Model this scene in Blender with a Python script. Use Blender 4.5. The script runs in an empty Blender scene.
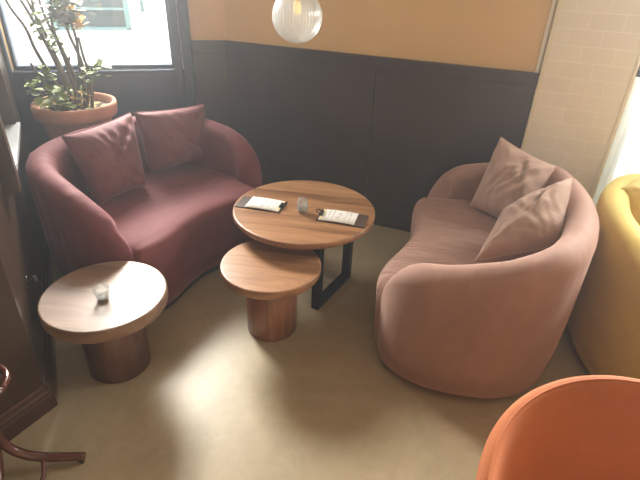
import bpy, bmesh, math, random
from mathutils import Vector, Matrix, noise
PI = math.pi
C = bpy.context.scene.collection
SC = bpy.context.scene

# ------------------------------------------------------------------ camera
cam_data = bpy.data.cameras.new('camera'); cam = bpy.data.objects.new('camera', cam_data); C.objects.link(cam)
cam_data.sensor_width = 36; cam_data.lens = 27.55; cam_data.clip_start = 0.02
cam.matrix_world = Matrix(((0.99924, -0.03903, 0.0, 0.0),
                           (0.01971, 0.50457, -0.86315, 0.0),
                           (0.03369, 0.86249, 0.50495, 1.65),
                           (0, 0, 0, 1)))
SC.camera = cam
# ------------------------------------------------------------------ world, sun, daylight
SC.view_settings.view_transform = 'Standard'; SC.view_settings.look = 'None'
SC.view_settings.gamma = 1; SC.view_settings.use_curve_mapping = False
SC.view_settings.exposure = 0.0
W = bpy.data.worlds.new('sky'); SC.world = W; W.use_nodes = True
bg = W.node_tree.nodes['Background']; bg.inputs['Color'].default_value = (0.86, 0.93, 1.0, 1); bg.inputs['Strength'].default_value = 2.0

def light(name, kind, loc, target, energy, color, **kw):
    d = bpy.data.lights.new(name, kind); d.energy = energy; d.color = color
    for k, q in kw.items(): setattr(d, k, q)
    o = bpy.data.objects.new(name, d); C.objects.link(o); o.location = loc
    o.rotation_euler = (Vector(target) - Vector(loc)).to_track_quat('-Z', 'Y').to_euler()
    return o
# sun on the street only: it comes over the roof of the building
light('sun', 'SUN', (0, -10, 20), (-1.5, 6, 0), 6.0, (1, 0.97, 0.92), angle=0.02)
# daylight falling in through the two windows, plus an added fill behind the camera
light('daylight_window', 'AREA', (-1.52, 3.9, 1.98), (-0.3, 1.7, 0.2), 400, (1.0, 0.96, 0.90), shape='RECTANGLE', size=1.0, size_y=0.6)
light('daylight_curtain', 'AREA', (2.5, 2.75, 1.75), (1.3, 1.6, 0.6), 300, (1.0, 0.96, 0.90), shape='RECTANGLE', size=1.2, size_y=0.9)
light('fill_front', 'AREA', (0.9, -2.0, 2.2), (0.3, 2.2, 1.0), 10, (1.0, 0.93, 0.84), shape='RECTANGLE', size=2.4, size_y=1.2)

# ------------------------------------------------------------------ helpers
def tag(o, label=None, cat=None, group=None, kind=None):
    if label: o['label'] = label
    if cat: o['category'] = cat
    if group: o['group'] = group
    if kind: o['kind'] = kind
    return o
def empty(name, loc, rz, label, cat, group=None):
    o = bpy.data.objects.new(name, None); C.objects.link(o); o.location = loc; o.rotation_euler = (0, 0, rz)
    o.empty_display_size = 0.1
    return tag(o, label, cat, group)
def ob(name, verts, faces, mat, parent=None, smooth=True, subsurf=0, bevel=0.0, kind=None, auto=None):
    me = bpy.data.meshes.new(name); me.from_pydata([tuple(q) for q in verts], [], faces); me.update()
    bm = bmesh.new(); bm.from_mesh(me); bmesh.ops.recalc_face_normals(bm, faces=bm.faces); bm.to_mesh(me); bm.free()
    if smooth:
        for p in me.polygons: p.use_smooth = True
    if mat: me.materials.append(mat)
    o = bpy.data.objects.new(name, me); C.objects.link(o)
    if bevel:
        m = o.modifiers.new('bevel', 'BEVEL'); m.width = bevel; m.segments = 3; m.limit_method = 'ANGLE'; m.angle_limit = 0.6
        if smooth is False:
            for p in me.polygons: p.use_smooth = True
            wn = o.modifiers.new('wn', 'WEIGHTED_NORMAL'); wn.keep_sharp = True
    if subsurf:
        m = o.modifiers.new('sub', 'SUBSURF'); m.levels = subsurf; m.render_levels = subsurf
    if parent: o.parent = parent
    if kind: o['kind'] = kind
    return o
class MB:
    def __init__(s): s.v = []; s.f = []
    def add(s, v, f):
        n = len(s.v); s.v += [tuple(q) for q in v]; s.f += [tuple(i + n for i in g) for g in f]; return s
    def box(s, x0, x1, y0, y1, z0, z1, M=None):
        v = [(x, y, z) for z in (z0, z1) for y in (y0, y1) for x in (x0, x1)]
        if M: v = [tuple(M @ Vector(q)) for q in v]
        return s.add(v, [(0, 2, 3, 1), (4, 5, 7, 6), (0, 1, 5, 4), (2, 6, 7, 3), (0, 4, 6, 2), (1, 3, 7, 5)])
    def lathe(s, prof, n=48, cx=0, cy=0, caps=(True, True)):
        v = []; f = []
        for r, z in prof:
            for i in range(n):
                a = 2 * PI * i / n; v.append((cx + r * math.cos(a), cy + r * math.sin(a), z))
        m = len(prof)
        for j in range(m - 1):
            for i in range(n):
                k = (i + 1) % n; f.append((j * n + i, j * n + k, (j + 1) * n + k, (j + 1) * n + i))
        if caps[0]: f.append(tuple(range(n - 1, -1, -1)))
        if caps[1]: f.append(tuple((m - 1) * n + i for i in range(n)))
        return s.add(v, f)
    def tube(s, pts, r, n=10, sub=6, closed=False):
        P = spline([Vector(q) for q in pts], sub) if sub > 1 else [Vector(q) for q in pts]
        R = r if isinstance(r, (list, tuple)) else [r, r]
        v = []; f = []; up = Vector((0.13, 0.21, 0.97))
        for i, p in enumerate(P):
            t = (P[min(i + 1, len(P) - 1)] - P[max(i - 1, 0)]).normalized()
            a = t.cross(up)
            if a.length < 1e-3: a = t.cross(Vector((1, 0, 0)))
            a.normalize(); b = t.cross(a).normalized()
            q = i / max(1, len(P) - 1) * (len(R) - 1); k = min(int(q), len(R) - 2); rr = R[k] + (R[k + 1] - R[k]) * (q - k)
            for j in range(n):
                w = 2 * PI * j / n; v.append(p + a * (rr * math.cos(w)) + b * (rr * math.sin(w)))
        for i in range(len(P) - 1):
            for j in range(n):
                k = (j + 1) % n; f.append((i * n + j, i * n + k, (i + 1) * n + k, (i + 1) * n + j))
        f.append(tuple(range(n - 1, -1, -1))); f.append(tuple((len(P) - 1) * n + j for j in range(n)))
        return s.add(v, f)
    def build(s, name, mat, parent=None, **kw): return ob(name, s.v, s.f, mat, parent, **kw)
def spline(P, sub):
    out = []
    for i in range(len(P) - 1):
        p0 = P[max(i - 1, 0)]; p1 = P[i]; p2 = P[i + 1]; p3 = P[min(i + 2, len(P) - 1)]
        for k in range(sub):
            t = k / sub
            out.append(0.5 * ((2 * p1) + (p2 - p0) * t + (2 * p0 - 5 * p1 + 4 * p2 - p3) * t * t + (3 * p1 - p0 - 3 * p2 + p3) * t ** 3))
    out.append(P[-1]); return out
def rad(d): return d * PI / 180
def sm(a, b, x):
    t = min(1, max(0, (x - a) / (b - a))); return t * t * (3 - 2 * t)

# ------------------------------------------------------------------ materials
def mat(name):
    m = bpy.data.materials.new(name); m.use_nodes = True; nt = m.node_tree
    return m, nt, nt.nodes['Principled BSDF']
def N(nt, t, **kw):
    n = nt.nodes.new(t)
    for k, q in kw.items():
        if k in n.inputs: n.inputs[k].default_value = q
        else: setattr(n, k, q)
    return n
def coords(nt, scale=(1, 1, 1), rot=(0, 0, 0)):
    tc = N(nt, 'ShaderNodeTexCoord'); mp = N(nt, 'ShaderNodeMapping'); mp.inputs['Scale'].default_value = scale; mp.inputs['Rotation'].default_value = rot
    nt.links.new(tc.outputs['Object'], mp.inputs['Vector']); return mp.outputs['Vector']
def ramp(nt, fac, stops):
    r = N(nt, 'ShaderNodeValToRGB'); e = r.color_ramp.elements
    while len(e) < len(stops): e.new(0.5)
    for q, (p, c) in zip(e, stops): q.position = p; q.color = (*c, 1)
    nt.links.new(fac, r.inputs['Fac']); return r.outputs['Color']
def bump(nt, b, h, strength, dist):
    bn = N(nt, 'ShaderNodeBump'); bn.inputs['Strength'].default_value = strength; bn.inputs['Distance'].default_value = dist
    nt.links.new(h, bn.inputs['Height']); nt.links.new(bn.outputs['Normal'], b.inputs['Normal'])
def plain(name, col, rough=0.5, metal=0.0, var=0.12, scale=6.0, bmp=0.0, sheen=0.0, coat=0.0, spec=None):
    m, nt, b = mat(name)
    nz = N(nt, 'ShaderNodeTexNoise', Scale=scale, Detail=5.0, Roughness=0.6); nt.links.new(coords(nt), nz.inputs['Vector'])
    lo = tuple(c * (1 - var) for c in col); hi = tuple(min(1, c * (1 + var)) for c in col)
    nt.links.new(ramp(nt, nz.outputs['Fac'], [(0.3, lo), (0.7, hi)]), b.inputs['Base Color'])
    b.inputs['Roughness'].default_value = rough; b.inputs['Metallic'].default_value = metal
    if sheen: b.inputs['Sheen Weight'].default_value = sheen; b.inputs['Sheen Roughness'].default_value = 0.35; b.inputs['Sheen Tint'].default_value = (*[min(1, c * 1.6 + 0.25) for c in col], 1)
    if coat: b.inputs['Coat Weight'].default_value = coat; b.inputs['Coat Roughness'].default_value = 0.15
    if spec is not None: b.inputs['Specular IOR Level'].default_value = spec
    if bmp:
        n2 = N(nt, 'ShaderNodeTexNoise', Scale=scale * 14, Detail=4.0); nt.links.new(coords(nt), n2.inputs['Vector'])
        bump(nt, b, n2.outputs['Fac'], bmp, 0.004)
    return m
def velvet(name, col, rough=0.75, sheen=0.45, wr=0.5, wscale=(2.2, 9, 2.2), rot=0.0):
    m, nt, b = mat(name)
    nz = N(nt, 'ShaderNodeTexNoise', Scale=3.0, Detail=6.0, Roughness=0.65); nt.links.new(coords(nt), nz.inputs['Vector'])
    nt.links.new(ramp(nt, nz.outputs['Fac'], [(0.3, tuple(c * 0.84 for c in col)), (0.7, tuple(min(1, c * 1.14) for c in col))]), b.inputs['Base Color'])
    b.inputs['Roughness'].default_value = rough; b.inputs['Specular IOR Level'].default_value = 0.25
    b.inputs['Sheen Weight'].default_value = sheen; b.inputs['Sheen Roughness'].default_value = 0.4
    b.inputs['Sheen Tint'].default_value = (*[min(1, c * 1.5 + 0.2) for c in col], 1)
    w = N(nt, 'ShaderNodeTexNoise', Scale=1.0, Detail=3.0, Roughness=0.5, Distortion=0.6); nt.links.new(coords(nt, wscale, (0, 0, rot)), w.inputs['Vector'])
    bump(nt, b, w.outputs['Fac'], wr, 0.03)
    return m
def wood(name, dark, mid, lite, rough=0.35, plank=0.095, vertical=False, coat=0.15, rz=0.0, gscale=1.0):
    m, nt, b = mat(name)
    sc = (14 * gscale, 14 * gscale, 1.1) if vertical else (1.3 * gscale, 15 * gscale, 15 * gscale)
    v = coords(nt, (1, 1, 1), (0, 0, rz))
    # planks: a tone per strip across the grain
    sx = N(nt, 'ShaderNodeSeparateXYZ'); nt.links.new(v, sx.inputs[0])
    dv = N(nt, 'ShaderNodeMath', operation='DIVIDE'); dv.inputs[1].default_value = plank
    nt.links.new(sx.outputs['X' if vertical else 'Y'], dv.inputs[0])
    fl = N(nt, 'ShaderNodeMath', operation='FLOOR'); nt.links.new(dv.outputs[0], fl.inputs[0])
    wn = N(nt, 'ShaderNodeTexWhiteNoise', noise_dimensions='1D'); nt.links.new(fl.outputs[0], wn.inputs['W'])
    off = N(nt, 'ShaderNodeCombineXYZ'); ml = N(nt, 'ShaderNodeMath', operation='MULTIPLY'); ml.inputs[1].default_value = 7.0
    nt.links.new(wn.outputs['Value'], ml.inputs[0]); nt.links.new(ml.outputs[0], off.inputs[0]); nt.links.new(ml.outputs[0], off.inputs[2])
    ad = N(nt, 'ShaderNodeVectorMath', operation='ADD'); nt.links.new(v, ad.inputs[0]); nt.links.new(off.outputs[0], ad.inputs[1])
    mp = N(nt, 'ShaderNodeMapping'); mp.inputs['Scale'].default_value = sc; nt.links.new(ad.outputs[0], mp.inputs['Vector'])
    nz = N(nt, 'ShaderNodeTexNoise', Scale=1.0, Detail=7.0, Roughness=0.62, Distortion=0.9); nt.links.new(mp.outputs[0], nz.inputs['Vector'])
    mx = N(nt, 'ShaderNodeMath', operation='MULTIPLY_ADD'); mx.inputs[1].default_value = 0.28
    nt.links.new(wn.outputs['Value'], mx.inputs[0]); 
    sb = N(nt, 'ShaderNodeMath', operation='SUBTRACT'); sb.inputs[1].default_value = 0.14; nt.links.new(nz.outputs['Fac'], sb.inputs[0]); nt.links.new(sb.outputs[0], mx.inputs[2])
    nt.links.new(ramp(nt, mx.outputs[0], [(0.25, dark), (0.5, mid), (0.75, lite)]), b.inputs['Base Color'])
    b.inputs['Roughness'].default_value = rough; b.inputs['Coat Weight'].default_value = coat; b.inputs['Coat Roughness'].default_value = 0.3
    bump(nt, b, nz.outputs['Fac'], 0.08, 0.003)
    return m
def glass(name, tint=(1, 1, 1), gloss=0.08, rough=0.02, body=0.0, edge=0.75):
    m, nt, b = mat(name); nt.nodes.remove(b); out = nt.nodes['Material Output']
    tr = N(nt, 'ShaderNodeBsdfTransparent'); tr.inputs[0].default_value = (*tint, 1)
    gl = N(nt, 'ShaderNodeBsdfGlossy'); gl.inputs['Roughness'].default_value = rough
    lw = N(nt, 'ShaderNodeLayerWeight'); lw.inputs['Blend'].default_value = 0.3
    mr = N(nt, 'ShaderNodeMapRange'); mr.inputs['To Min'].default_value = gloss; mr.inputs['To Max'].default_value = edge
    nt.links.new(lw.outputs['Fresnel'], mr.inputs['Value'])
    mi = N(nt, 'ShaderNodeMixShader'); nt.links.new(mr.outputs[0], mi.inputs[0]); nt.links.new(tr.outputs[0], mi.inputs[1]); nt.links.new(gl.outputs[0], mi.inputs[2])
    res = mi
    if body:
        df = N(nt, 'ShaderNodeBsdfDiffuse'); df.inputs[0].default_value = (0.85, 0.86, 0.84, 1); tl = N(nt, 'ShaderNodeBsdfTranslucent'); tl.inputs[0].default_value = (0.85, 0.86, 0.84, 1)
        m2 = N(nt, 'ShaderNodeMixShader'); m2.inputs[0].default_value = 0.5; nt.links.new(df.outputs[0], m2.inputs[1]); nt.links.new(tl.outputs[0], m2.inputs[2])
        m3 = N(nt, 'ShaderNodeMixShader'); m3.inputs[0].default_value = body; nt.links.new(mi.outputs[0], m3.inputs[1]); nt.links.new(m2.outputs[0], m3.inputs[2]); res = m3
    nt.links.new(res.outputs[0], out.inputs['Surface'])
    return m

def floor_mat():
    m, nt, b = mat('screed')
    n1 = N(nt, 'ShaderNodeTexNoise', Scale=1.6, Detail=8.0, Roughness=0.62, Distortion=1.2); nt.links.new(coords(nt), n1.inputs['Vector'])
    n2 = N(nt, 'ShaderNodeTexNoise', Scale=7.0, Detail=8.0, Roughness=0.7, Distortion=2.5); nt.links.new(coords(nt), n2.inputs['Vector'])
    mx = N(nt, 'ShaderNodeMath', operation='MULTIPLY_ADD'); mx.inputs[1].default_value = 0.35; nt.links.new(n2.outputs['Fac'], mx.inputs[0])
    ml = N(nt, 'ShaderNodeMath', operation='MULTIPLY'); ml.inputs[1].default_value = 0.65; nt.links.new(n1.outputs['Fac'], ml.inputs[0]); nt.links.new(ml.outputs[0], mx.inputs[2])
    nt.links.new(ramp(nt, mx.outputs[0], [(0.3, (0.31, 0.25, 0.155)), (0.5, (0.385, 0.315, 0.20)), (0.7, (0.45, 0.375, 0.25))]), b.inputs['Base Color'])
    b.inputs['Roughness'].default_value = 0.42
    bump(nt, b, n2.outputs['Fac'], 0.06, 0.004)
    return m
def tile_mat():
    m, nt, b = mat('glazed_tile')
    br = N(nt, 'ShaderNodeTexBrick'); br.offset = 0.5
    br.inputs['Color1'].default_value = (0.85, 0.825, 0.77, 1); br.inputs['Color2'].default_value = (0.82, 0.79, 0.735, 1); br.inputs['Mortar'].default_value = (0.93, 0.91, 0.86, 1)
    br.inputs['Scale'].default_value = 1.0; br.inputs['Mortar Size'].default_value = 0.0022; br.inputs['Mortar Smooth'].default_value = 0.3
    br.inputs['Brick Width'].default_value = 0.158; br.inputs['Row Height'].default_value = 0.080
    tc = N(nt, 'ShaderNodeTexCoord'); sx = N(nt, 'ShaderNodeSeparateXYZ'); cx = N(nt, 'ShaderNodeCombineXYZ')
    nt.links.new(tc.outputs['Object'], sx.inputs[0]); nt.links.new(sx.outputs['X'], cx.inputs[0]); nt.links.new(sx.outputs['Z'], cx.inputs[1])
    nt.links.new(cx.outputs[0], br.inputs['Vector']); nt.links.new(br.outputs['Color'], b.inputs['Base Color'])
    b.inputs['Roughness'].default_value = 0.22
    nz = N(nt, 'ShaderNodeTexNoise', Scale=9.0, Detail=2.0); nt.links.new(tc.outputs['Object'], nz.inputs['Vector'])
    ad = N(nt, 'ShaderNodeMath', operation='MULTIPLY_ADD'); ad.inputs[1].default_value = -1.0
    nt.links.new(br.outputs['Fac'], ad.inputs[0]); nt.links.new(nz.outputs['Fac'], ad.inputs[2])
    bump(nt, b, ad.outputs[0], 0.25, 0.003)
    return m
M = {}
M['floor'] = floor_mat()
M['tile'] = tile_mat()
M['ochre'] = plain('ochre_plaster', (0.72, 0.50, 0.245), 0.8, var=0.05, scale=2.0, bmp=0.05)
M['ceil'] = plain('ceiling_paint', (0.55, 0.48, 0.38), 0.9, var=0.03)
M['wainscot'] = plain('wainscot_paint', (0.058, 0.044, 0.040), 0.38, var=0.12, scale=5, bmp=0.04)
M['frame'] = plain('glare_blue_frame_paint', (0.014, 0.034, 0.068), 0.4, var=0.1)  # blue cast of the window glare is put into the dark frame colour
M['brown'] = plain('dark_brown_paint', (0.050, 0.027, 0.016), 0.33, var=0.15, scale=4, bmp=0.03)
M['basebrown'] = plain('brown_skirting_paint', (0.055, 0.027, 0.018), 0.28, var=0.2, scale=9)
M['sill'] = plain('pale_sill_paint', (0.36, 0.37, 0.38), 0.5, var=0.06)
M['whitetrim'] = plain('cream_trim', (0.80, 0.76, 0.62), 0.35, var=0.04)
M['mauve'] = velvet('burgundy_velvet', (0.15, 0.040, 0.044), sheen=0.5)
M['mauve_seat'] = velvet('burgundy_seat_velvet', (0.165, 0.045, 0.049), sheen=0.5, wr=0.35)
M['mauve_cush'] = velvet('burgundy_cushion_velvet', (0.165, 0.052, 0.056), sheen=0.5, wr=0.3, wscale=(9, 4, 4), rot=0.5)
M['rose'] = velvet('rose_velvet', (0.34, 0.20, 0.155), sheen=0.45, wr=0.25)
M['rose_seat'] = velvet('rose_seat_velvet', (0.34, 0.20, 0.155), sheen=0.45, wr=1.0, wscale=(13, 2.0, 2))
M['rose_cush'] = velvet('rose_cushion_velvet', (0.45, 0.31, 0.25), sheen=0.4, wr=0.3, wscale=(5, 10, 5), rot=0.6)
M['mustard'] = velvet('mustard_velvet', (0.61, 0.455, 0.12), sheen=0.4, wr=0.25)
M['mustard_cush'] = velvet('mustard_cushion_velvet', (0.62, 0.47, 0.15), sheen=0.4, wr=0.9, wscale=(6, 6, 6))
M['orange'] = velvet('orange_velvet', (0.48, 0.155, 0.06), sheen=0.35, wr=0.15)
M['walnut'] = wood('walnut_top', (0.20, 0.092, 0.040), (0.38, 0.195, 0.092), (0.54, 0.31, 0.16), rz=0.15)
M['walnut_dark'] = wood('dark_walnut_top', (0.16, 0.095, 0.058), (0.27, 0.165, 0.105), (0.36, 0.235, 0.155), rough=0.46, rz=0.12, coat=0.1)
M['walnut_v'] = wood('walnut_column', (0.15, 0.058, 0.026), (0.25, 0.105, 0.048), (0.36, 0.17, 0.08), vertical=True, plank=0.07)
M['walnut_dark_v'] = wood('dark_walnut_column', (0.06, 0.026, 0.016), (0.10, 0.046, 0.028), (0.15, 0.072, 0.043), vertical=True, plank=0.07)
M['steel'] = plain('black_steel', (0.016, 0.018, 0.021), 0.42, 0.6, var=0.1)
M['black'] = plain('black_plastic', (0.012, 0.012, 0.014), 0.3)
M['plinth'] = plain('black_plinth', (0.014, 0.012, 0.012), 0.7)
M['glass'] = glass('clear_glass', (0.97, 0.985, 0.98), gloss=0.06, rough=0.02, body=0.11, edge=0.6)
M['pane'] = glass('window_pane', (0.97, 0.98, 0.98), gloss=0.03)
M['globe'] = glass('ribbed_glass', (0.93, 0.94, 0.92), gloss=0.14, rough=0.10, body=0.30)
M['water'] = glass('clear_liquid', (0.86, 0.90, 0.90), gloss=0.10, body=0.30)
M['wax'] = plain('white_wax', (0.85, 0.86, 0.83), 0.4, var=0.04)
M['alu'] = plain('tealight_cup', (0.55, 0.57, 0.58), 0.25, 0.9)
M['chrome'] = plain('steel_clip', (0.25, 0.25, 0.26), 0.25, 1.0)
M['brass'] = plain('aged_brass', (0.45, 0.30, 0.12), 0.35, 1.0)
M['terracotta'] = plain('terracotta', (0.50, 0.245, 0.155), 0.8, var=0.14, scale=7, bmp=0.1)
M['soil'] = plain('potting_soil', (0.09, 0.055, 0.035), 0.95, var=0.5, scale=30, bmp=0.6)
M['litter'] = plain('dry_leaf_litter', (0.42, 0.33, 0.10), 0.8, var=0.35, scale=25)
M['stem'] = plain('woody_stem', (0.10, 0.072, 0.045), 0.8, var=0.3, scale=20, bmp=0.2)
M['leaf'] = plain('green_leaf', (0.20, 0.27, 0.05), 0.55, var=0.35, scale=18)
M['leafy'] = plain('yellow_leaf', (0.70, 0.42, 0.04), 0.6, var=0.2, scale=18)
M['leafdry'] = plain('grey_dry_leaf', (0.20, 0.22, 0.14), 0.7, var=0.3, scale=18)
M['bentwood'] = plain('red_brown_bentwood', (0.085, 0.022, 0.014), 0.22, var=0.25, scale=10, coat=0.5)
M['boardwood'] = plain('dark_clipboard_wood', (0.085, 0.055, 0.042), 0.5, var=0.2, scale=14)
M['paper'] = plain('menu_paper', (0.90, 0.89, 0.85), 0.7, var=0.02)
M['cream_paper'] = plain('cream_paper', (0.80, 0.70, 0.45), 0.7, var=0.03)
M['ink'] = plain('grey_print', (0.60, 0.59, 0.56), 0.8, var=0.05)
M['inkdark'] = plain('dark_print', (0.36, 0.34, 0.33), 0.8, var=0.1)
M['facade'] = plain('white_render', (0.82, 0.82, 0.80), 0.8, var=0.03)
M['street'] = plain('pale_paving', (0.75, 0.74, 0.72), 0.8, var=0.05)
M['tealframe'] = plain('teal_shopfront_paint', (0.10, 0.19, 0.19), 0.5)
M['tealglass'] = plain('dark_shop_glass', (0.035, 0.055, 0.055), 0.45, spec=0.2)
def curtain_mat():
    m, nt, b = mat('sheer_curtain'); nt.nodes.remove(b); out = nt.nodes['Material Output']
    nz = N(nt, 'ShaderNodeTexNoise', Scale=140.0, Detail=2.0); nt.links.new(coords(nt), nz.inputs['Vector'])
    col = ramp(nt, nz.outputs['Fac'], [(0.3, (0.80, 0.83, 0.76)), (0.7, (0.9, 0.92, 0.86))])
    d = N(nt, 'ShaderNodeBsdfDiffuse'); t = N(nt, 'ShaderNodeBsdfTranslucent'); nt.links.new(col, d.inputs[0]); nt.links.new(col, t.inputs[0])
    a = N(nt, 'ShaderNodeMixShader'); a.inputs[0].default_value = 0.6; nt.links.new(d.outputs[0], a.inputs[1]); nt.links.new(t.outputs[0], a.inputs[2])
    tr = N(nt, 'ShaderNodeBsdfTransparent'); c = N(nt, 'ShaderNodeMixShader'); c.inputs[0].default_value = 0.25
    nt.links.new(a.outputs[0], c.inputs[1]); nt.links.new(tr.outputs[0], c.inputs[2]); nt.links.new(c.outputs[0], out.inputs['Surface'])
    return m
M['sheer'] = curtain_mat()
def bulb_mat():
    m, nt, b = mat('warm_filament'); b.inputs['Base Color'].default_value = (1, 0.7, 0.3, 1)
    nz = N(nt, 'ShaderNodeTexNoise', Scale=20.0); nt.links.new(coords(nt), nz.inputs['Vector'])
    nt.links.new(ramp(nt, nz.outputs['Fac'], [(0.3, (1, 0.55, 0.18)), (0.7, (1, 0.65, 0.25))]), b.inputs['Emission Color'])
    b.inputs['Emission Strength'].default_value = 1.2
    return m
M['bulb'] = bulb_mat()

# ------------------------------------------------------------------ the room
CEIL = 2.8
A_BACK, A_WIN, A_LEFT = rad(-20.73), rad(15.0), rad(117.4)
K1 = Vector((-0.68, 3.505, 0))                                   # back wall meets window wall
K2 = Vector((-2.0, 3.151, 0))                                    # window wall meets left wall
K3 = Vector((-1.085, 1.385, 0))                                  # nose where the left wall turns
dE = Vector((math.cos(rad(-118.9)), math.sin(rad(-118.9)), 0))
K4 = K3 + dE * 1.30
KT = Vector((1.18, 2.80, 0)); dB = Vector((math.cos(A_BACK), math.sin(A_BACK), 0))
KP = KT + dB * 0.425                                              # far edge of the tiled pier
KR = KT + dB * 2.6
def seg(A, B):
    """frame: x along the wall, y into the wall (away from the room), z up; the room lies to the right-hand side"""
    d = (B - A); a = math.atan2(d.y, d.x)
    return Matrix.Translation(A) @ Matrix.Rotation(a, 4, 'Z'), d.length
def wall_holes(name, A, B, mt, th=0.16, holes=(), z1=CEIL, flip=False, lo=0.0, hi=0.0):
    T, L = seg(A, B); m = MB(); s = -1 if flip else 1
    xs = lo * -1; cur = xs
    Y = (0, th) if not flip else (-th, 0)
    for (a, b, h0, h1) in holes:
        m.box(cur, a, *Y, 0, z1); m.box(a, b, *Y, 0, h0); m.box(a, b, *Y, h1, z1); cur = b
    m.box(cur, L + hi, *Y, 0, z1)
    o = m.build(name, mt, smooth=False, kind='structure'); o.matrix_world = T; return o, T, L
fl = MB().box(-3.2, 4.2, -2.7, 4.2, -0.1, 0.0).build('floor', M['floor'], smooth=False, kind='structure')
MB().box(-3.2, 4.2, -2.7, 3.9, CEIL, CEIL + 0.1).build('ceiling', M['ceil'], smooth=False, kind='structure')
# walls (wall thickness always lies outside the room)
wall_holes('wall_back', K1, KT, M['ochre'], hi=0.02)
WX0, WX1, WZ0, WZ1 = 0.0273, 1.0145, 0.945, 2.35
o, TW, LW = wall_holes('wall_window', K2, K1, M['ochre'], holes=[(WX0, WX1, WZ0, WZ1)], lo=0.12)
# left wall runs from the nose K3 to K2; with K2->... the outside is on its left
LS0, LS1, LZ0, LZ1 = 0.57, 1.34, 0.79, 2.2
o, TL, LL = wall_holes('wall_left', K3, K2, M['brown'], holes=[(LS0, LS1, LZ0, LZ1)], th=0.15, flip=False)
wall_holes('wall_entry', K4, K3, M['brown'], th=0.15)
MB().box(K4.x - 0.15, K4.x, -2.4, K4.y + 0.1, 0, CEIL).build('wall_side', M['brown'], smooth=False, kind='structure')
MB().box(-2.2, 4.0, -2.55, -2.4, 0, CEIL).build('wall_rear', M['ochre'], smooth=False, kind='structure')
MB().box(3.62, 3.78, -2.4, 2.2, 0, CEIL).build('wall_right', M['ochre'], smooth=False, kind='structure')
# tiled pier standing 4 cm proud of the back wall, with cream corner beads
T, L = seg(KT, KP)
o = MB().box(0.0, L, -0.035, 0.16, 0, CEIL).build('wall_pier', M['tile'], smooth=False, kind='structure'); o.matrix_world = T
o = MB().box(-0.012, 0.008, -0.043, -0.001, 0.0, CEIL).box(-0.038, -0.018, -0.018, 0.0, 1.125, CEIL).build('trim_1', M['whitetrim'], smooth=False, bevel=0.004, kind='structure'); o.matrix_world = T
o = MB().box(L - 0.006, L + 0.012, -0.043, 0.02, 0.0, CEIL).build('trim_2', M['whitetrim'], smooth=False, bevel=0.004, kind='structure'); o.matrix_world = T
# wall with the curtained window, right of the pier
o, TR, LR = wall_holes('wall_street', KP, KR, M['ochre'], holes=[(0.02, 1.75, 0.28, 2.3)], th=0.16)

# wainscot on the back wall: boards with a groove, cap rail and skirting
T, L = seg(K1, KT)
def wainscot(name, T, x0, x1, joints=()):
    m = MB(); xs = [x0] + list(joints) + [x1]
    for a, b in zip(xs[:-1], xs[1:]):
        m.box(a + 0.002, b - 0.002, -0.018, 0.0, 0.0, 1.06)
    m.box(x0, x1, -0.030, 0.0, 1.062, 1.112)
    m.box(x0, x1, -0.042, 0.0, 1.112, 1.125)
    m.box(x0, x1, -0.024, 0.0, 1.045, 1.062)
    m.box(x0, x1, -0.034, 0.0, 0.0, 0.10); m.box(x0, x1, -0.028, 0.0, 0.10, 0.112)
    o = m.build(name, M['wainscot'], smooth=False, bevel=0.003, kind='structure'); o.matrix_world = T; return o
wainscot('trim_3', T, 0.0, L - 0.012, (1.06,))
wainscot('trim_4', TW, 1.135, LW)
# window wall below and around the glass: dark painted boarding and casing
o = MB().box(0.0, 1.135, -0.02, 0.0, 0.0, WZ0 - 0.01).box(0.0, 1.135, -0.03, 0.0, 0, 0.11).build('trim_5', M['frame'], smooth=False, bevel=0.003, kind='structure'); o.matrix_world = TW
w1 = MB().box(WX0, WX1, 0.03, 0.09, WZ0, WZ0 + 0.022).box(WX0, WX0 + 0.02, 0.03, 0.09, WZ0, WZ1).box(WX1 - 0.02, WX1, 0.03, 0.09, WZ0, WZ1).box(WX0, WX1, 0.03, 0.09, WZ1 - 0.02, WZ1).box(WX1, WX1 + 0.045, -0.035, 0.0, 0, WZ1 + 0.1).box(WX1 + 0.058, WX1 + 0.12, -0.05, 0.0, 0, WZ1 + 0.1).box(0.0, WX0, -0.03, 0.0, WZ0 - 0.02, WZ1 + 0.1).box(0.0, WX1 + 0.12, -0.03, 0, WZ1, WZ1 + 0.1).box(0.0, WX1, -0.026, 0.03, WZ0 - 0.02, WZ0)
w1 = w1.build('window_1', M['frame'], smooth=False, bevel=0.004, kind='structure'); w1.matrix_world = TW
MB().box(WX0 + 0.018, WX1 - 0.018, 0.055, 0.061, WZ0 + 0.02, WZ1 - 0.018).build('pane', M['pane'], w1, smooth=False)
MB().box(WX1 + 0.046, WX1 + 0.057, -0.022, 0.0, 0.95, WZ1).build('jamb_glint', M['sill'], w1, smooth=False)  # pale strip stands in for light reflecting in the jamb gap
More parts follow.
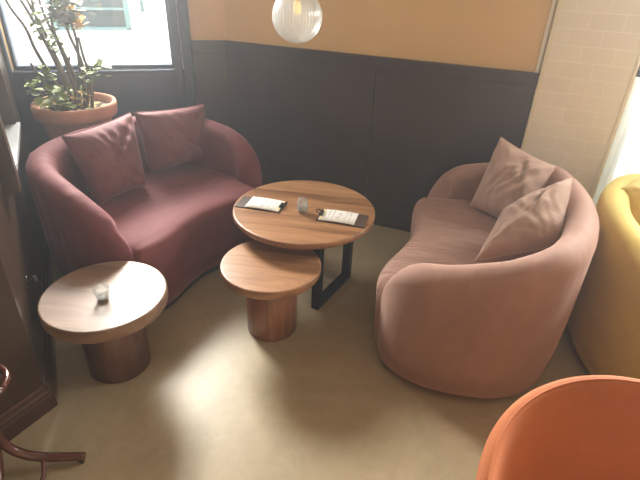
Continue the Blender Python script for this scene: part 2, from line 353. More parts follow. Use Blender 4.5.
# niche window in the left wall: reveal, casing and a pale sill board
n1 = MB().box(LS0, LS0 + 0.03, -0.03, 0.15, LZ0, LZ1).box(LS1 - 0.03, LS1, -0.03, 0.15, LZ0, LZ1).box(LS0, LS1, -0.03, 0.15, LZ1 - 0.03, LZ1).box(LS0 - 0.07, LS0, -0.058, 0.0, LZ0 - 0.05, LZ1 + 0.07).box(LS1, LS1 + 0.06, -0.022, 0, LZ0 - 0.05, LZ1 + 0.07).box(LS0, LS1, 0.125, 0.15, LZ0, LZ0 + 0.45).box(LS0, LS1, 0.12, 0.155, LZ0 + 0.45, LZ0 + 0.5)
n1 = n1.build('window_2', M['brown'], smooth=False, bevel=0.004, kind='structure'); n1.matrix_world = TL
MB().box(LS0 + 0.03, LS1 - 0.03, 0.13, 0.136, LZ0 + 0.5, LZ1 - 0.03).build('pane', M['pane'], n1, smooth=False)
MB().box(LS0, LS1 + 0.005, -0.048, 0.13, LZ0 - 0.012, LZ0 + 0.012).box(LS0, LS1 + 0.005, -0.04, 0.0, LZ0 - 0.045, LZ0 - 0.012).build('sill', M['sill'], n1, smooth=False, bevel=0.004)
# skirtings
def skirting(name, A, B, mt, cut0=0.0, cut1=0.0):
    T, L = seg(A, B)
    prof = [(0, 0), (-0.024, 0), (-0.024, 0.068), (-0.020, 0.078), (-0.020, 0.088), (-0.014, 0.096), (-0.010, 0.112), (-0.004, 0.122), (0, 0.122)]
    v = []; f = []; n = len(prof)
    for x in (cut0, L + cut1): v += [(x, y, z) for y, z in prof]
    for i in range(n): f.append((i, (i + 1) % n, n + (i + 1) % n, n + i))
    f += [tuple(range(n)), tuple(range(n, 2 * n))]
    o = ob(name, v, f, mt, smooth=False, kind='structure'); o.matrix_world = T
skirting('baseboard_left', K3, K2, M['basebrown'], -0.013)
skirting('baseboard_entry', K4, K3, M['basebrown'], 0, 0.013)
# low unseen ledge behind the sofa that carries the plant pot
o = MB().box(0.02, 1.05, -0.56, -0.03, 0.0, 0.43).build('pot_ledge', M['frame'], smooth=False, kind='structure'); o.matrix_world = TW
# curtained window (frame, pane) right of the pier
w2 = MB().box(0.02, 0.07, 0.06, 0.12, 0.28, 2.3).box(0.02, 1.75, 0.06, 0.12, 0.28, 0.33).box(0.02, 1.75, 0.06, 0.12, 2.25, 2.3).box(1.70, 1.75, 0.06, 0.12, 0.28, 2.3).box(0.02, 1.75, 0.06, 0.12, 1.30, 1.36)
w2 = w2.build('window_3', M['frame'], smooth=False, bevel=0.004, kind='structure'); w2.matrix_world = TR
MB().box(0.07, 1.70, 0.088, 0.094, 0.33, 2.25).build('pane', M['pane'], w2, smooth=False)

# ------------------------------------------------------------------ outside
o = MB().box(-14, 14, 4.2, 30, -0.32, -0.22).build('floor_street', M['street'], smooth=False, kind='structure')

# ------------------------------------------------------------------ thin haze volume added to imitate veiling glare of the lens
hm, hnt, hb = mat('glare_haze'); hnt.nodes.remove(hb)
vs = N(hnt, 'ShaderNodeVolumeScatter', Density=0.015, Anisotropy=0.6); vs.inputs['Color'].default_value = (0.93, 0.96, 1, 1)
hnt.links.new(vs.outputs[0], hnt.nodes['Material Output'].inputs['Volume'])
tag(MB().box(-2.3, 3.6, -2.38, 3.52, 0.002, CEIL - 0.002).build('glare_haze', hm, smooth=False), 'thin haze volume added for the veiling glare of the lens', 'haze', kind='stuff')
# ------------------------------------------------------------------ sofas
def catmull2(P, sub): return [Vector((q.x, q.y, 0)) for q in spline([Vector((a, b, 0)) for a, b in P], sub)]
HALF = [(-0.47, -0.385), (-0.55, -0.335), (-0.605, -0.24), (-0.628, -0.12), (-0.618, 0.02), (-0.585, 0.16), (-0.495, 0.29), (-0.345, 0.375), (-0.18, 0.42)]
def make_sofa(name, loc, rz, label, cat, ms, H=0.68, HA=0.61, SX=1.0, SY=1.0, seat_h=0.42, t=0.135, tipR=0.24, taper=1.0, group='curved velvet sofas'):
    root = empty(name, loc, rz, label, cat, group)
    P = HALF + [(0, 0.437)] + [(-x, y) for x, y in reversed(HALF)]
    P = [(x * SX, y * SY) for x, y in P]
    path = catmull2(P, 7); n = len(path)
    dist = [0.0]
    for i in range(1, n): dist.append(dist[-1] + (path[i] - path[i - 1]).length)
    tot = dist[-1]
    ring = []; rows = []
    NT = 8
    for i, p in enumerate(path):
        tg = (path[min(i + 1, n - 1)] - path[max(i - 1, 0)]).normalized(); inn = Vector((tg.y, -tg.x, 0))
        if inn.dot(Vector((0, -0.05, 0)) - p) < 0: inn = -inn
        d = min(dist[i], tot - dist[i])
        full = HA + (H - HA) * sm(0.1, 0.85, d)
        k = min(1.0, d / tipR); h = 0.34 + (full - 0.34) * math.sqrt(max(0, 1 - (1 - k) ** 2))
        k2 = min(1.0, d / 0.085); tt = t * (0.22 + 0.78 * math.sqrt(max(0, 1 - (1 - k2) ** 2)))
        r = tt / 2; row = []
        for z, ins in ((0.045, 0.028), (0.16, 0.014), (0.30, 0.003), (h - r * 1.1, 0.0)): row.append(p + inn * (ins * taper * (1 + 1.3 * sm(0.3, 0.8, d))) + Vector((0, 0, z)))
        for j in range(1, NT):
            a = PI * j / NT
            row.append(p + inn * (r - r * math.cos(a)) + Vector((0, 0, h - r * 1.1 + r * 1.1 * math.sin(a))))
        for z in (h - r * 1.1, 0.20, 0.045): row.append(p + inn * tt + Vector((0, 0, z)))
        rows.append(row)
    m = len(rows[0]); v = [q for row in rows for q in row]; f = []
    for i in range(n - 1):
        for j in range(m):
            k = (j + 1) % m; f.append((i * m + j, i * m + k, (i + 1) * m + k, (i + 1) * m + j))
    f.append(tuple(range(m - 1, -1, -1))); f.append(tuple((n - 1) * m + j for j in range(m)))
    ob('backrest', v, f, ms[0], root)
    # seat: a bean-shaped block that fills the shell, its front bowed inward
    inner = []
    for i, p in enumerate(path):
        tg = (path[min(i + 1, n - 1)] - path[max(i - 1, 0)]).normalized(); inn = Vector((tg.y, -tg.x, 0))
        if inn.dot(Vector((0, -0.05, 0)) - p) < 0: inn = -inn
        d = min(dist[i], tot - dist[i])
        inner.append(p + inn * (0.012 + 0.05 * sm(0.02, 0.16, d)))
    FR = [(0.47, -0.405), (0.40, -0.425), (0.30, -0.42), (0.15, -0.385), (0, -0.365), (-0.15, -0.385), (-0.30, -0.42), (-0.40, -0.425), (-0.47, -0.405)]
    front = catmull2([(x * SX, y * SY) for x, y in FR], 6)
    loop = inner + front[1:-1]; c = Vector((0, 0.02, 0)); nl = len(loop)
    lay = [(0.05, 0.965), (0.15, 0.98), (0.28, 0.995), (seat_h - 0.055, 1.0), (seat_h - 0.03, 0.992), (seat_h - 0.012, 0.975), (seat_h, 0.945), (seat_h + 0.010, 0.88), (seat_h + 0.017, 0.75), (seat_h + 0.020, 0.5), (seat_h + 0.021, 0.25)]
    v = []; f = []
    for z, s in lay:
        for q in loop:
            w = c + (q - c) * s; v.append((w.x, w.y, z))
    for j in range(len(lay) - 1):
        for i in range(nl):
            k = (i + 1) % nl; f.append((j * nl + i, j * nl + k, (j + 1) * nl + k, (j + 1) * nl + i))
    v.append((c.x, c.y, seat_h + 0.021)); e = len(v) - 1; b = (len(lay) - 1) * nl
    for i in range(nl): f.append((b + i, b + (i + 1) % nl, e))
    f.append(tuple(range(nl - 1, -1, -1)))
    ob('seat', v, f, ms[1], root)
    # recessed black base
    v = []; f = []
    for z in (0.0, 0.06):
        for q in loop:
            w = c + (q - c) * 0.90; v.append((w.x, w.y, z))
    for i in range(nl): f.append((i, (i + 1) % nl, nl + (i + 1) % nl, nl + i))
    f += [tuple(range(nl)), tuple(range(nl, 2 * nl))]
    ob('base', v, f, M['plinth'], root, smooth=False)
    return root
SR = make_sofa('curved_sofa', (0.815, 2.088, 0), rad(-110.2), 'dusty rose velvet two-seat sofa with curved back, right of the round tables', 'sofa', (M['rose'], M['rose_seat']), H=0.735, HA=0.602, SX=1.05, SY=1.005, tipR=0.25, taper=0.25)
SL = make_sofa('curved_sofa', (-0.965, 2.535, 0), rad(57.3), 'burgundy velvet two-seat sofa with curved back, below the big window', 'sofa', (M['mauve'], M['mauve_seat']), H=0.755, HA=0.68, SX=0.97, SY=1.075, tipR=0.42)
SY_ = make_sofa('curved_sofa', (1.712, 1.845, 0), rad(76), 'mustard yellow velvet sofa at the right edge, beside the curtained window', 'sofa', (M['mustard'], M['mustard']), H=0.71, HA=0.68, SX=1.08, SY=1.05, taper=0.2)

# ------------------------------------------------------------------ cushions
def cushion(name, tl, tr, br, bl, th, mt, label, group, seed=0, sag=0.0, nrm=None):
    tl, tr, br, bl = [Vector(q) for q in (tl, tr, br, bl)]
    cen = (tl + tr + br + bl) / 4
    root = empty(name, tuple(cen), 0, label, 'cushion', group)
    nr = ((tr - bl).cross(tl - br)).normalized()
    G = 48; v = []; f = []; idx = {}
    rc = random.Random(int(seed * 10)); creases = []
    for k in range(13):                                           # soft creases running in from the corners and the top edge
        cx, cy = rc.choice([(-0.95, 0.95), (0.95, 0.95), (0.0, 1.0), (0.95, 0.95), (-0.95, -0.9), (0.9, -0.9), (0.4, 1.0)])
        tx, ty = rc.uniform(-0.6, 0.6), rc.uniform(-0.6, 0.5); d = Vector((tx - cx, ty - cy)); ln = d.length; d.normalize()
        creases.append((cx + rc.uniform(-0.25, 0.25), cy, d.x, d.y, ln * rc.uniform(0.7, 1.2), rc.uniform(0.05, 0.10), rc.uniform(0.005, 0.011), rc.choice((1, -1))))
    for side in (1, -1):
        for j in range(G + 1):
            for i in range(G + 1):
                edge = i in (0, G) or j in (0, G)
                if side == -1 and edge: idx[(side, i, j)] = idx[(1, i, j)]; continue
                a, b = i / G, j / G; x, y = 2 * a - 1, 2 * b - 1
                # edges bow inward between the pointed corners
                ax = x * (1 - 0.055 * (1 - y * y)); by = y * (1 - 0.055 * (1 - x * x))
                A, B = (ax + 1) / 2, (by + 1) / 2
                p = (bl * (1 - A) + br * A) * (1 - B) + (tl * (1 - A) + tr * A) * B
                puff = ((1 - x ** 4) * (1 - y ** 4)) ** 0.45 * (0.72 + 0.28 * (1 - x * x) * (1 - y * y))
                w = noise.noise(Vector((x * 2.2 + seed, y * 2.2, side * 3.0))) * 0.016 + noise.noise(Vector((x * 5 + y * 3 + seed, y * 2.0 - x * 2, side * 5.0 + seed))) * 0.010
                # folds that fan out of the corners
                cr = max(0, abs(x) + abs(y) - 1.0); w += 0.007 * math.sin(14 * (x * math.copysign(1, y) - y * math.copysign(1, x)) + seed) * cr
                for (cx, cy, dx, dy, ln, cw, am, sd) in creases:
                    if sd != side and side == 1 and am < 0.009: continue
                    tt = ((x - cx) * dx + (y - cy) * dy) / ln; ss = (-(x - cx) * dy + (y - cy) * dx) / cw
                    if 0 < tt < 1 and abs(ss) < 4: w += am * (4 * tt * (1 - tt)) ** 0.7 * (0.8 * math.exp(-(ss - 1.5) ** 2) - math.exp(-ss * ss))
                q = p + nr * side * (th / 2 * puff + w * puff) + Vector((0, 0, -sag * (1 - x * x) * (b ** 2)))
                idx[(side, i, j)] = len(v); v.append(q - cen)
        for j in range(G):
            for i in range(G): f.append((idx[(side, i, j)], idx[(side, i + 1, j)], idx[(side, i + 1, j + 1)], idx[(side, i, j + 1)]))
    ob('cover', v, f, mt, root)
    rim = [idx[(1, i, 0)] for i in range(0, G)] + [idx[(1, G, j)] for j in range(0, G)] + [idx[(1, i, G)] for i in range(G, 0, -1)] + [idx[(1, 0, j)] for j in range(G, -1, -1)]
    MB().tube([v[i] for i in rim], 0.0035, n=6, sub=1).build('seam', mt, root)
    return root
cushion('scatter_cushion', (-1.34, 2.40, 0.80), (-1.10, 2.74, 0.835), (-1.03, 2.60, 0.45), (-1.20, 2.35, 0.44), 0.23, M['mauve_cush'], 'burgundy cushion at the left end of the burgundy sofa, in front of the plant pot', 'cushions on the burgundy sofa', seed=1.3)
cushion('scatter_cushion', (-1.09, 2.76, 0.83), (-0.77, 3.10, 0.80), (-0.77, 3.05, 0.46), (-1.05, 2.76, 0.46), 0.22, M['mauve_cush'], 'burgundy cushion nearer the dark wall on the burgundy sofa', 'cushions on the burgundy sofa', seed=4.1)
cushion('scatter_cushion', (0.95, 2.57, 0.83), (1.20, 2.39, 0.745), (1.03, 2.18, 0.46), (0.84, 2.50, 0.45), 0.23, M['rose_cush'], 'upright dusty rose cushion with a pointed top corner near the dark wall', 'cushions on the rose sofa', seed=7.7)
cushion('scatter_cushion', (0.87, 2.12, 0.60), (1.18, 2.16, 0.775), (1.08, 1.87, 0.57), (0.70, 1.87, 0.475), 0.26, M['rose_cush'], 'slumped dusty rose cushion against the near back corner of the rose sofa', 'cushions on the rose sofa', seed=2.9)
cushion('scatter_cushion', (1.46, 2.22, 0.71), (1.70, 2.38, 0.79), (1.80, 2.23, 0.47), (1.61, 2.12, 0.47), 0.18, M['mustard_cush'], 'mustard yellow cushion leaning inside the yellow sofa', None, seed=5.5)

# ------------------------------------------------------------------ tables
def disc(R, z0, z1, e=0.006):
    return [(R - e * 2.5, z0), (R - e, z0 + e * 0.4), (R - e * 0.2, z0 + e * 1.4), (R, z0 + e * 3), (R, z1 - e * 1.2), (R - e * 0.35, z1 - e * 0.35), (R - e * 1.2, z1)]
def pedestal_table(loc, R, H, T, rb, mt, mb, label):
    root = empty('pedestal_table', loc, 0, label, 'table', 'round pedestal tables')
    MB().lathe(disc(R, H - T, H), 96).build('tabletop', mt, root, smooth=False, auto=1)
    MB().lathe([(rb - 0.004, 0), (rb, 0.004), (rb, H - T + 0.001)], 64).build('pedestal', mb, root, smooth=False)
    for c in root.children:
        for p in c.data.polygons: p.use_smooth = len(p.vertices) == 4
    return root
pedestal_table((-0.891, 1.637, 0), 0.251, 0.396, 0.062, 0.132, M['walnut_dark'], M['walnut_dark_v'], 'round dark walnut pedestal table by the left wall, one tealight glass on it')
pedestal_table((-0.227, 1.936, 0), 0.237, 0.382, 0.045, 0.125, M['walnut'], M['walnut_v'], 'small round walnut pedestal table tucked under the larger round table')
TC = empty('round_table', (-0.09, 2.328, 0), 0, 'large round walnut table on black steel loop legs, two clipboards on top', 'table')
o = MB().lathe(disc(0.376, 0.445, 0.48), 128).build('tabletop', M['walnut'], TC, smooth=False)
for p in o.data.polygons: p.use_smooth = len(p.vertices) == 4
def loop_leg(p, q):                                              # a flat-bar steel frame standing between floor points p and q (local)
    p, q = Vector((*p, 0)), Vector((*q, 0)); d = q - p; L = d.length; a = math.atan2(d.y, d.x); s = 0.022
    T = Matrix.Translation(p) @ Matrix.Rotation(a, 4, 'Z'); m = MB()
    m.box(0, 0.042, -s, s, 0, 0.445, T); m.box(L - 0.042, L, -s, s, 0, 0.445, T); m.box(0.042, L - 0.042, -s, s, 0, 0.036, T); m.box(0.042, L - 0.042, -s, s, 0.425, 0.445, T)
    return m
loop_leg((0.075, -0.245), (0.262, 0.085)).build('leg', M['steel'], TC, smooth=False, bevel=0.002)
loop_leg((-0.262, -0.045), (-0.075, 0.285)).build('leg', M['steel'], TC, smooth=False, bevel=0.002)

# ------------------------------------------------------------------ things on the tables
def tumbler(loc, label, prof_out, th, fill, cat, mat_fill, name):
    root = empty(name, loc, 0, label, cat)
    inn = [(max(0.001, r - th), z + (th * 1.8 if i == 0 else 0)) for i, (r, z) in enumerate(prof_out)]
    prof = prof_out + [(prof_out[-1][0] - th / 2, prof_out[-1][1] + th / 2)] + list(reversed(inn))
    MB().lathe(prof, 40).build('glass', M['glass'], root)
    return root
g = tumbler((-0.098, 2.285, 0.48), 'small rounded clear glass half filled, between the two clipboards', [(0.021, 0.0), (0.0265, 0.006), (0.0285, 0.02), (0.0285, 0.045), (0.025, 0.058), (0.0235, 0.064), (0.0265, 0.074)], 0.0022, 0, 'glass', None, 'drinking_glass')
MB().lathe([(0.018, 0.0055), (0.0245, 0.009), (0.0262, 0.02), (0.0262, 0.034)], 32).build('liquid', M['water'], g)
g = tumbler((-0.878, 1.592, 0.396), 'small flared clear tealight glass on the dark round pedestal table', [(0.021, 0.0), (0.0225, 0.003), (0.0275, 0.03), (0.033, 0.058)], 0.0022, 0, 'candle holder', None, 'tealight_holder')
MB().lathe([(0.018, 0.0055), (0.0192, 0.007), (0.0195, 0.018)], 32).build('tealight_cup', M['alu'], g)
MB().lathe([(0.0185, 0.008), (0.0185, 0.0165)], 32).build('wax', M['wax'], g)
MB().lathe([(0.0011, 0.0165), (0.0009, 0.025)], 8).build('wick', M['black'], g)

def clipboard(loc, rz, label, flip):
    """x: towards the clip; board 0.235 x 0.135"""
    root = empty('clipboard', loc, rz, label, 'clipboard', 'menu clipboards on the round table')
    MB().box(-0.145, 0.105, -0.068, 0.068, 0.0, 0.005).build('board', M['boardwood'], root, smooth=False, bevel=0.0015)
    # a slightly curled sheaf of menu paper
    v = []; f = []; n = 14
    for k in range(n + 1):
        x = -0.092 + 0.185 * k / n; z = 0.0062 + 0.004 * math.sin(PI * k / n) + 0.003 * (k / n - 0.9) ** 2 * (1 if k / n < 0.9 else 0)
        for y in (-0.064, 0.064): v.append((x, y, z))
        for y in (-0.064, 0.064): v.append((x, y, z - 0.001))
    for k in range(n):
        a = k * 4; b = a + 4; f += [(a, a + 1, b + 1, b), (a + 2, b + 2, b + 3, a + 3), (a, b, b + 2, a + 2), (a + 1, a + 3, b + 3, b + 1)]
    f += [(0, 2, 3, 1), (n * 4, n * 4 + 1, n * 4 + 3, n * 4 + 2)]
    pg = ob('menu_page', v, f, M['paper'], root)
    def z_at(x): k = (x + 0.092) / 0.185; return 0.0068 + 0.004 * math.sin(PI * k) + 0.003 * (k - 0.9) ** 2
    m = MB(); rnd = random.Random(5 if flip else 9)
    def mark(x0, x1, y0, y1, mm):
        mm.add([(x0, y0, z_at(x0)), (x1, y0, z_at(x1)), (x1, y1, z_at(x1)), (x0, y1, z_at(x0))], [(0, 1, 2, 3)])
    for col in (0.052, 0.030, -0.058, -0.036):                    # rows of fine print in two blocks
        for r in range(5):
            y0 = -0.050 + 0.02 * r; mark(col - 0.003, col + 0.003, y0, y0 + 0.010 + rnd.random() * 0.006, m)
    for r in range(4): mark(0.068, 0.071, -0.03 + r * 0.016, -0.03 + r * 0.016 + 0.011, m)
    m.build('print', M['ink'], pg, smooth=False, kind='stuff')
    m = MB()
    for cx, cy in ((0.002, 0.018), (-0.004, -0.022)):             # two small sketches
        for q in range(5):
            a = q * 1.25; mark(cx + 0.007 * math.cos(a) - 0.0035, cx + 0.007 * math.cos(a) + 0.0035, cy + 0.010 * math.sin(a) - 0.0025, cy + 0.010 * math.sin(a) + 0.0025, m)
    m.build('sketch', M['inkdark'], pg, smooth=False, kind='stuff')
    MB().box(0.078, 0.094, -0.060, 0.060, 0.0088, 0.0096).build('cream_edge', M['cream_paper'], pg, smooth=False)
    ch = MB().tube([(0.090, -0.022, 0.014), (0.090, 0.022, 0.014)], 0.007, n=10, sub=1).box(0.082, 0.104, -0.02, 0.02, 0.009, 0.012).tube([(0.098, -0.016, 0.018), (0.116, -0.012, 0.026), (0.118, 0.0, 0.028), (0.116, 0.012, 0.026), (0.098, 0.016, 0.018)], 0.0022, n=6)
    ch.build('clip', M['black'], root)
    return root
clipboard((-0.300, 2.345, 0.48), rad(-13), 'menu on a dark clipboard, left of the glass on the large round table', False)
clipboard((0.092, 2.232, 0.48), rad(166), 'menu on a dark clipboard, right of the glass on the large round table', True)

# ------------------------------------------------------------------ pendant lamp
GL = Vector((-0.137, 2.33, 1.408)); GR = 0.108
lamp = empty('pendant_lamp', (GL.x, GL.y, GL.z + 0.1), 0, 'ribbed clear glass globe pendant lamp hanging above the round tables', 'lamp')
v = []; f = []; nu, nv = 192, 40
for j in range(nv + 1):
    th = PI * (0.14 + 0.86 * j / nv)
    for i in range(nu):
        a = 2 * PI * i / nu; rr = GR * (1 + 0.011 * math.cos(48 * a) * min(1, math.sin(th) * 1.6))
        v.append((rr * math.sin(th) * math.cos(a), rr * math.sin(th) * math.sin(a), GR * math.cos(th) - 0.1))
for j in range(nv):
    for i in range(nu):
        k = (i + 1) % nu; f.append((j * nu + i, j * nu + k, (j + 1) * nu + k, (j + 1) * nu + i))
ob('globe', v, f, M['globe'], lamp)
MB().lathe([(0.05, -0.006), (0.05, 0.014), (0.03, 0.024), (0.012, 0.03), (0.010, 0.07)], 40).build('cap', M['brass'], lamp)
MB().lathe([(0.015, -0.036), (0.017, -0.032), (0.017, -0.006)], 24).build('socket', M['brass'], lamp)
MB().lathe([(0.002, -0.092), (0.011, -0.088), (0.017, -0.076), (0.017, -0.062), (0.012, -0.045), (0.010, -0.035)], 28).build('bulb', M['bulb'], lamp)
MB().tube([(0, 0, 0.06), (0, 0, CEIL - GL.z - 0.1)], 0.0035, n=8, sub=1).build('cord', M['black'], lamp)

# ------------------------------------------------------------------ plant in the corner
pot = empty('potted_plant', (-1.515, 2.945, 0.43), 0, 'straggly woody plant in a terracotta pot behind the burgundy sofa', 'plant')
MB().lathe([(0.145, 0.0), (0.15, 0.006), (0.195, 0.29), (0.2, 0.318), (0.228, 0.320), (0.234, 0.328), (0.238, 0.385), (0.234, 0.398), (0.222, 0.402), (0.214, 0.396), (0.205, 0.34)], 72, caps=(True, False)).build('pot', M['terracotta'], pot)
sv = MB()
sv.lathe([(0.208, 0.352), (0.12, 0.362), (0.004, 0.368)], 40, caps=(False, True)).build('soil', M['soil'], pot)
rnd = random.Random(11)
def leaf(m, p, size, tilt=None):
    a = rnd.random() * 2 * PI; e = rnd.uniform(-0.5, 0.9) if tilt is None else tilt
    d = Vector((math.cos(a) * math.cos(e), math.sin(a) * math.cos(e), math.sin(e))); s = d.cross(Vector((0, 0, 1))).normalized(); nrm = s.cross(d)
    p = Vector(p); L = size; w = size * 0.42
    pts = [p, p + d * L * 0.3 + s * w * 0.75 + nrm * L * 0.06, p + d * L * 0.7 + s * w + nrm * L * 0.05, p + d * L + nrm * -L * 0.05, p + d * L * 0.7 - s * w + nrm * L * 0.05, p + d * L * 0.3 - s * w * 0.75 + nrm * L * 0.06, p + d * L * 0.55 - nrm * L * 0.04]
    m.add(pts, [(0, 1, 6), (1, 2, 6), (2, 3, 6), (3, 4, 6), (4, 5, 6), (5, 0, 6)])
lt = MB()
for k in range(70):
    a = rnd.random() * 2 * PI; r = 0.19 * math.sqrt(rnd.random()); leaf(lt, (r * math.cos(a), r * math.sin(a), 0.372), rnd.uniform(0.02, 0.04), rnd.uniform(-0.1, 0.25))
lt.build('leaf_litter', M['litter'], pot, smooth=False, kind='stuff')
# world directions: x right, z up; camera looks along +y, so stems are laid out mainly in x-z
stems = [
    [(-0.03, 0.00, 0.36), (-0.10, 0.02, 0.50), (-0.17, 0.02, 0.68), (-0.21, 0.04, 0.80), (-0.28, 0.05, 0.92), (-0.31, 0.05, 1.1)],
    [(-0.02, 0.03, 0.36), (-0.06, 0.06, 0.52), (-0.12, 0.08, 0.75), (-0.21, 0.12, 0.95), (-0.27, 0.14, 1.15)],
    [(0.00, -0.02, 0.36), (-0.02, -0.02, 0.50), (-0.07, 0.00, 0.66), (-0.15, 0.02, 0.86), (-0.22, 0.03, 1.02), (-0.25, 0.05, 1.2)],
    [(0.01, 0.02, 0.36), (0.00, 0.03, 0.52), (-0.04, 0.05, 0.70), (-0.10, 0.06, 0.90), (-0.12, 0.08, 1.15)],
    [(0.03, 0.00, 0.36), (0.03, 0.02, 0.50), (0.00, 0.03, 0.62), (-0.05, 0.04, 0.80), (-0.03, 0.05, 1.0), (-0.06, 0.06, 1.2)],
    [(0.05, 0.01, 0.36), (0.07, 0.02, 0.48), (0.06, 0.03, 0.58), (0.07, 0.04, 0.74), (0.05, 0.05, 0.92), (0.08, 0.06, 1.1)],
    [(0.07, -0.01, 0.36), (0.10, 0.00, 0.46), (0.12, 0.01, 0.56), (0.10, 0.02, 0.66), (0.09, 0.03, 0.76)],
    [(0.10, 0.00, 0.36), (0.12, 0.02, 0.50), (0.14, 0.02, 0.60)],
    [(-0.05, -0.03, 0.36), (-0.10, -0.03, 0.46), (-0.16, -0.03, 0.55), (-0.19, -0.03, 0.62)],
    [(0.02, -0.04, 0.36), (0.04, -0.04, 0.46), (0.02, -0.03, 0.58), (0.04, -0.02, 0.66)],
    [(-0.01, 0.05, 0.36), (-0.08, 0.08, 0.60), (-0.16, 0.10, 0.78), (-0.18, 0.12, 1.0)],
    [(0.04, 0.05, 0.36), (0.06, 0.07, 0.60), (0.01, 0.08, 0.80), (0.00, 0.10, 1.1)],
]
for k, s in enumerate(stems):
    MB().tube(s, [0.012, 0.010, 0.008, 0.006], n=7, sub=6).build('stem', M['stem'], pot)
def clump(name, mt, spots):
    m = MB()
    for (x, y, z, r, n, sz) in spots:
        for k in range(int(n * 1.6)):
            m_p = Vector((x, y, z)) + Vector((rnd.gauss(0, 1), rnd.gauss(0, 1), rnd.gauss(0, 1))) * r * 0.6
            leaf(m, m_p, sz * rnd.uniform(0.9, 1.5))
    m.build(name, mt, pot, smooth=False, kind='stuff')
clump('foliage', M['leaf'], [(-0.03, -0.08, 0.42, 0.07, 38, 0.05), (-0.08, -0.05, 0.44, 0.03, 8, 0.045), (-0.21, -0.03, 0.50, 0.035, 14, 0.04), (-0.11, -0.02, 0.555, 0.03, 12, 0.035), (0.14, 0.02, 0.58, 0.045, 18, 0.045), (-0.10, 0.02, 0.80, 0.05, 18, 0.035), (-0.06, 0.04, 0.70, 0.04, 14, 0.035), (-0.17, 0.08, 0.86, 0.04, 10, 0.03), (0.03, 0.0, 0.47, 0.03, 6, 0.04), (0.02, 0.03, 0.93, 0.06, 12, 0.045), (-0.22, 0.05, 1.05, 0.06, 16, 0.04)])
clump('dry_foliage', M['leafdry'], [(0.03, 0.02, 0.90, 0.055, 40, 0.055), (0.04, 0.02, 0.86, 0.04, 16, 0.05), (-0.21, -0.03, 0.46, 0.02, 8, 0.04)])
clump('yellow_foliage', M['leafy'], [(0.11, 0.02, 0.83, 0.02, 6, 0.05), (0.09, 0.02, 0.90, 0.03, 5, 0.04), (0.08, -0.05, 0.40, 0.05, 8, 0.04), (-0.12, -0.06, 0.39, 0.04, 5, 0.035)])

# ------------------------------------------------------------------ orange tub chair in the foreground
def tub_chair(loc, rz):
    root = empty('tub_chair', loc, rz, 'orange velvet tub chair in the near right corner of the view', 'armchair')
    n = 72; rows = []; H = 0.82; t = 0.03; NT = 10
    def prof(h, k):                                               # reclined inner/outer line from seat level to the rim
        return 0.275 + 0.143 * ((k * (h - 0.28)) / 0.52) ** 0.8
    for i in range(n + 1):
        u = -1 + 2 * i / n; a = PI / 2 + u * rad(120)
        h = 0.50 + (H - 0.50) * math.sqrt(max(0, 1 - abs(u) ** 2.2))
        k2 = min(1.0, (1 - abs(u)) / 0.06); tt = t * (0.25 + 0.75 * math.sqrt(1 - (1 - k2) ** 2)); r = tt / 2
        e = Vector((math.cos(a), math.sin(a), 0)); row = []
        ks = (0.0, 0.3, 0.6, 0.85, 1.0)
        L = [e * prof(h, k) + Vector((0, 0, 0.28 + k * (h - 0.28 - r))) for k in ks]
        tg = (L[-1] - L[-2]).normalized(); nr = Vector((-e.x * tg.z, -e.y * tg.z, tg.xy.length))
        for q in L: row.append(q)
        for j in range(1, NT):
            w = PI * j / NT; row.append(L[-1] + nr * (r - r * math.cos(w)) + tg * (r * math.sin(w)))
        for q in reversed(L): row.append(q + nr * tt)
        rows.append(row)
    m = len(rows[0]); v = [q for r in rows for q in r]; f = []
    for i in range(n):
        for j in range(m):
            k = (j + 1) % m; f.append((i * m + j, i * m + k, (i + 1) * m + k, (i + 1) * m + j))
    f.append(tuple(range(m - 1, -1, -1))); f.append(tuple(n * m + j for j in range(m)))
    b = ob('backrest', v, f, M['orange'], root)
    seam = [rows[i][4 + int(NT * 0.72)] for i in range(2, n - 1)]
    MB().tube(seam, 0.0028, n=6, sub=1).build('piping', M['orange'], b)
    MB().lathe([(0.30, 0.27), (0.325, 0.30), (0.33, 0.40), (0.315, 0.435), (0.26, 0.452), (0.1, 0.458)], 56).build('seat', M['orange'], root)
    for sx in (-1, 1):
        for sy in (-1, 1):
            MB().tube([(0.19 * sx, 0.19 * sy, 0.28), (0.25 * sx, 0.25 * sy, 0.0)], [0.017, 0.010], n=12, sub=1).build('leg', M['black'], root)
    return root
tub_chair((0.705, 0.43, 0), rad(20))

# ------------------------------------------------------------------ mustard: nothing more; bentwood stand at the left edge
st = empty('bentwood_stand', (-1.10, 1.095, 0), 0, 'glossy red-brown bentwood stand with curved feet at the left edge', 'stand')
MB().lathe([(0.020, 0.20), (0.024, 0.24), (0.022, 1.72), (0.03, 1.76), (0.012, 1.80)], 24).build('pole', M['bentwood'], st)
for a, k in ((8, 1.0), (-70, 1.0), (-140, 0.85)):
    c, s = math.cos(rad(a)), math.sin(rad(a))
    pts = [(0.272, 0.030), (0.20, 0.036), (0.13, 0.045), (0.07, 0.070), (0.025, 0.125), (0.0, 0.24)]
    lg = MB().tube([(r * c * k, r * s * k, z) for r, z in pts], [0.0145, 0.0165, 0.0175, 0.0165, 0.015], n=14).build('leg', M['bentwood'], st)
    MB().lathe([(0.010, 0.0), (0.011, 0.020)], 14, cx=0.255 * c * k, cy=0.255 * s * k).build('glide', M['black'], lg)
    MB().tube([(0.13 * c * k, 0.13 * s * k, 0.045), (0.155 * math.cos(rad(a - 20)) * k, 0.155 * math.sin(rad(a - 20)) * k, 0.02), (0.165 * math.cos(rad(a - 32)) * k, 0.165 * math.sin(rad(a - 32)) * k, 0.006)], 0.008, n=10).build('spur', M['bentwood'], lg)
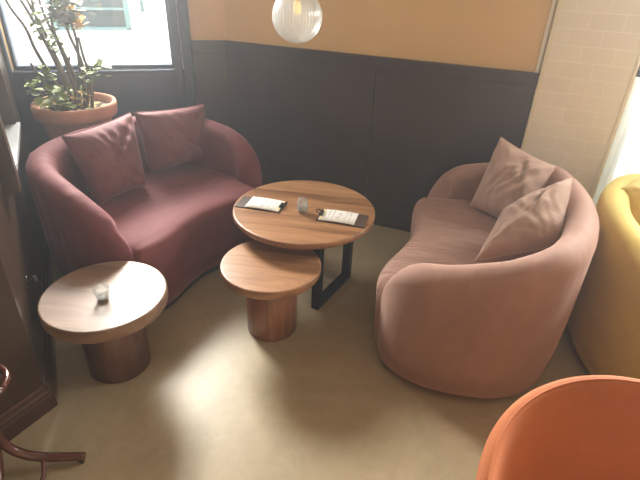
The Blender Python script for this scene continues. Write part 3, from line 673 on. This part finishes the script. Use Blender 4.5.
MB().tube([(0.10 * math.cos(2 * PI * k / 28), 0.10 * math.sin(2 * PI * k / 28), 0.41) for k in range(29)], 0.011, n=10, sub=2).build('ring', M['bentwood'], st)
for a in (60, 180, 300):
    MB().tube([(0.016 * math.cos(rad(a)), 0.016 * math.sin(rad(a)), 0.41), (0.10 * math.cos(rad(a)), 0.10 * math.sin(rad(a)), 0.41)], 0.007, n=8, sub=1).build('spoke', M['bentwood'], st)

# ------------------------------------------------------------------ wall fitting
kn = empty('wall_knob', (0, 0, 0), 0, 'round black knob fitting on the dark left wall', 'knob')
kn.matrix_world = TL @ Matrix.Translation((0.34, 0, 0.40)) @ Matrix.Rotation(rad(90), 4, 'X')
MB().lathe([(0.026, 0.0), (0.026, 0.004), (0.020, 0.007)], 28).build('backplate', M['black'], kn)
MB().lathe([(0.008, 0.006), (0.008, 0.016), (0.018, 0.022), (0.023, 0.032), (0.018, 0.042), (0.006, 0.046)], 28).build('knob', M['black'], kn)

# ------------------------------------------------------------------ sheer half curtain on its rail
cr = empty('cafe_curtain', (0, 0, 0), 0, 'sheer cream half curtain on a rail in the right window', 'curtain')
cr.matrix_world = TR
v = []; f = []; nx, nz = 220, 12
for j in range(nz + 1):
    z = 1.15 - 0.84 * j / nz
    for i in range(nx + 1):
        x = 0.023 + 1.70 * i / nx; amp = 0.008 + 0.012 * j / nz
        v.append((x, 0.030 + amp * math.sin(x * 72 + 1.6 * math.sin(x * 9)) * (1 + 0.3 * math.sin(x * 23)), z))
for j in range(nz):
    for i in range(nx): a = j * (nx + 1) + i; f.append((a, a + 1, a + nx + 2, a + nx + 1))
ob('cloth', v, f, M['sheer'], cr)
MB().tube([(0.022, 0.030, 1.162), (1.748, 0.030, 1.162)], 0.008, n=10, sub=1).build('rail', M['steel'], cr)

# ------------------------------------------------------------------ building across the street
bl = empty('street_building', (-3.5, 11.0, -0.22), rad(15), 'white rendered building across the street with a teal framed window', 'building')
fm = MB()
X0, X1, Z0, Z1 = -2.07, -0.57, 0.37, 2.6
fm.box(-7, X0, 0, 0.4, 0, 7).box(X0, X1, 0, 0.4, 0, Z0).box(X0, X1, 0, 0.4, Z1, 7).box(X1, 9, 0, 0.4, 0, 7)
fm.build('facade', M['facade'], bl, smooth=False)
fr = MB().box(X0, X0 + 0.1, -0.03, 0.2, Z0, Z1).box(X1 - 0.1, X1, -0.03, 0.2, Z0, Z1).box(X0, X1, -0.03, 0.2, Z0, Z0 + 0.05).box(X0, X1, -0.03, 0.2, Z1 - 0.1, Z1).box(X0, X1, 0.0, 0.2, 0.74, 0.78)
fr.build('window_frame', M['tealframe'], bl, smooth=False)
MB().box(X0 + 0.1, X1 - 0.1, 0.12, 0.16, Z0, Z1).build('pane', M['tealglass'], bl, smooth=False)
MB().lathe([(0.035, 0.72), (0.035, 7.0)], 16, cx=-0.31, cy=-0.04).build('drainpipe', M['tealframe'], bl)
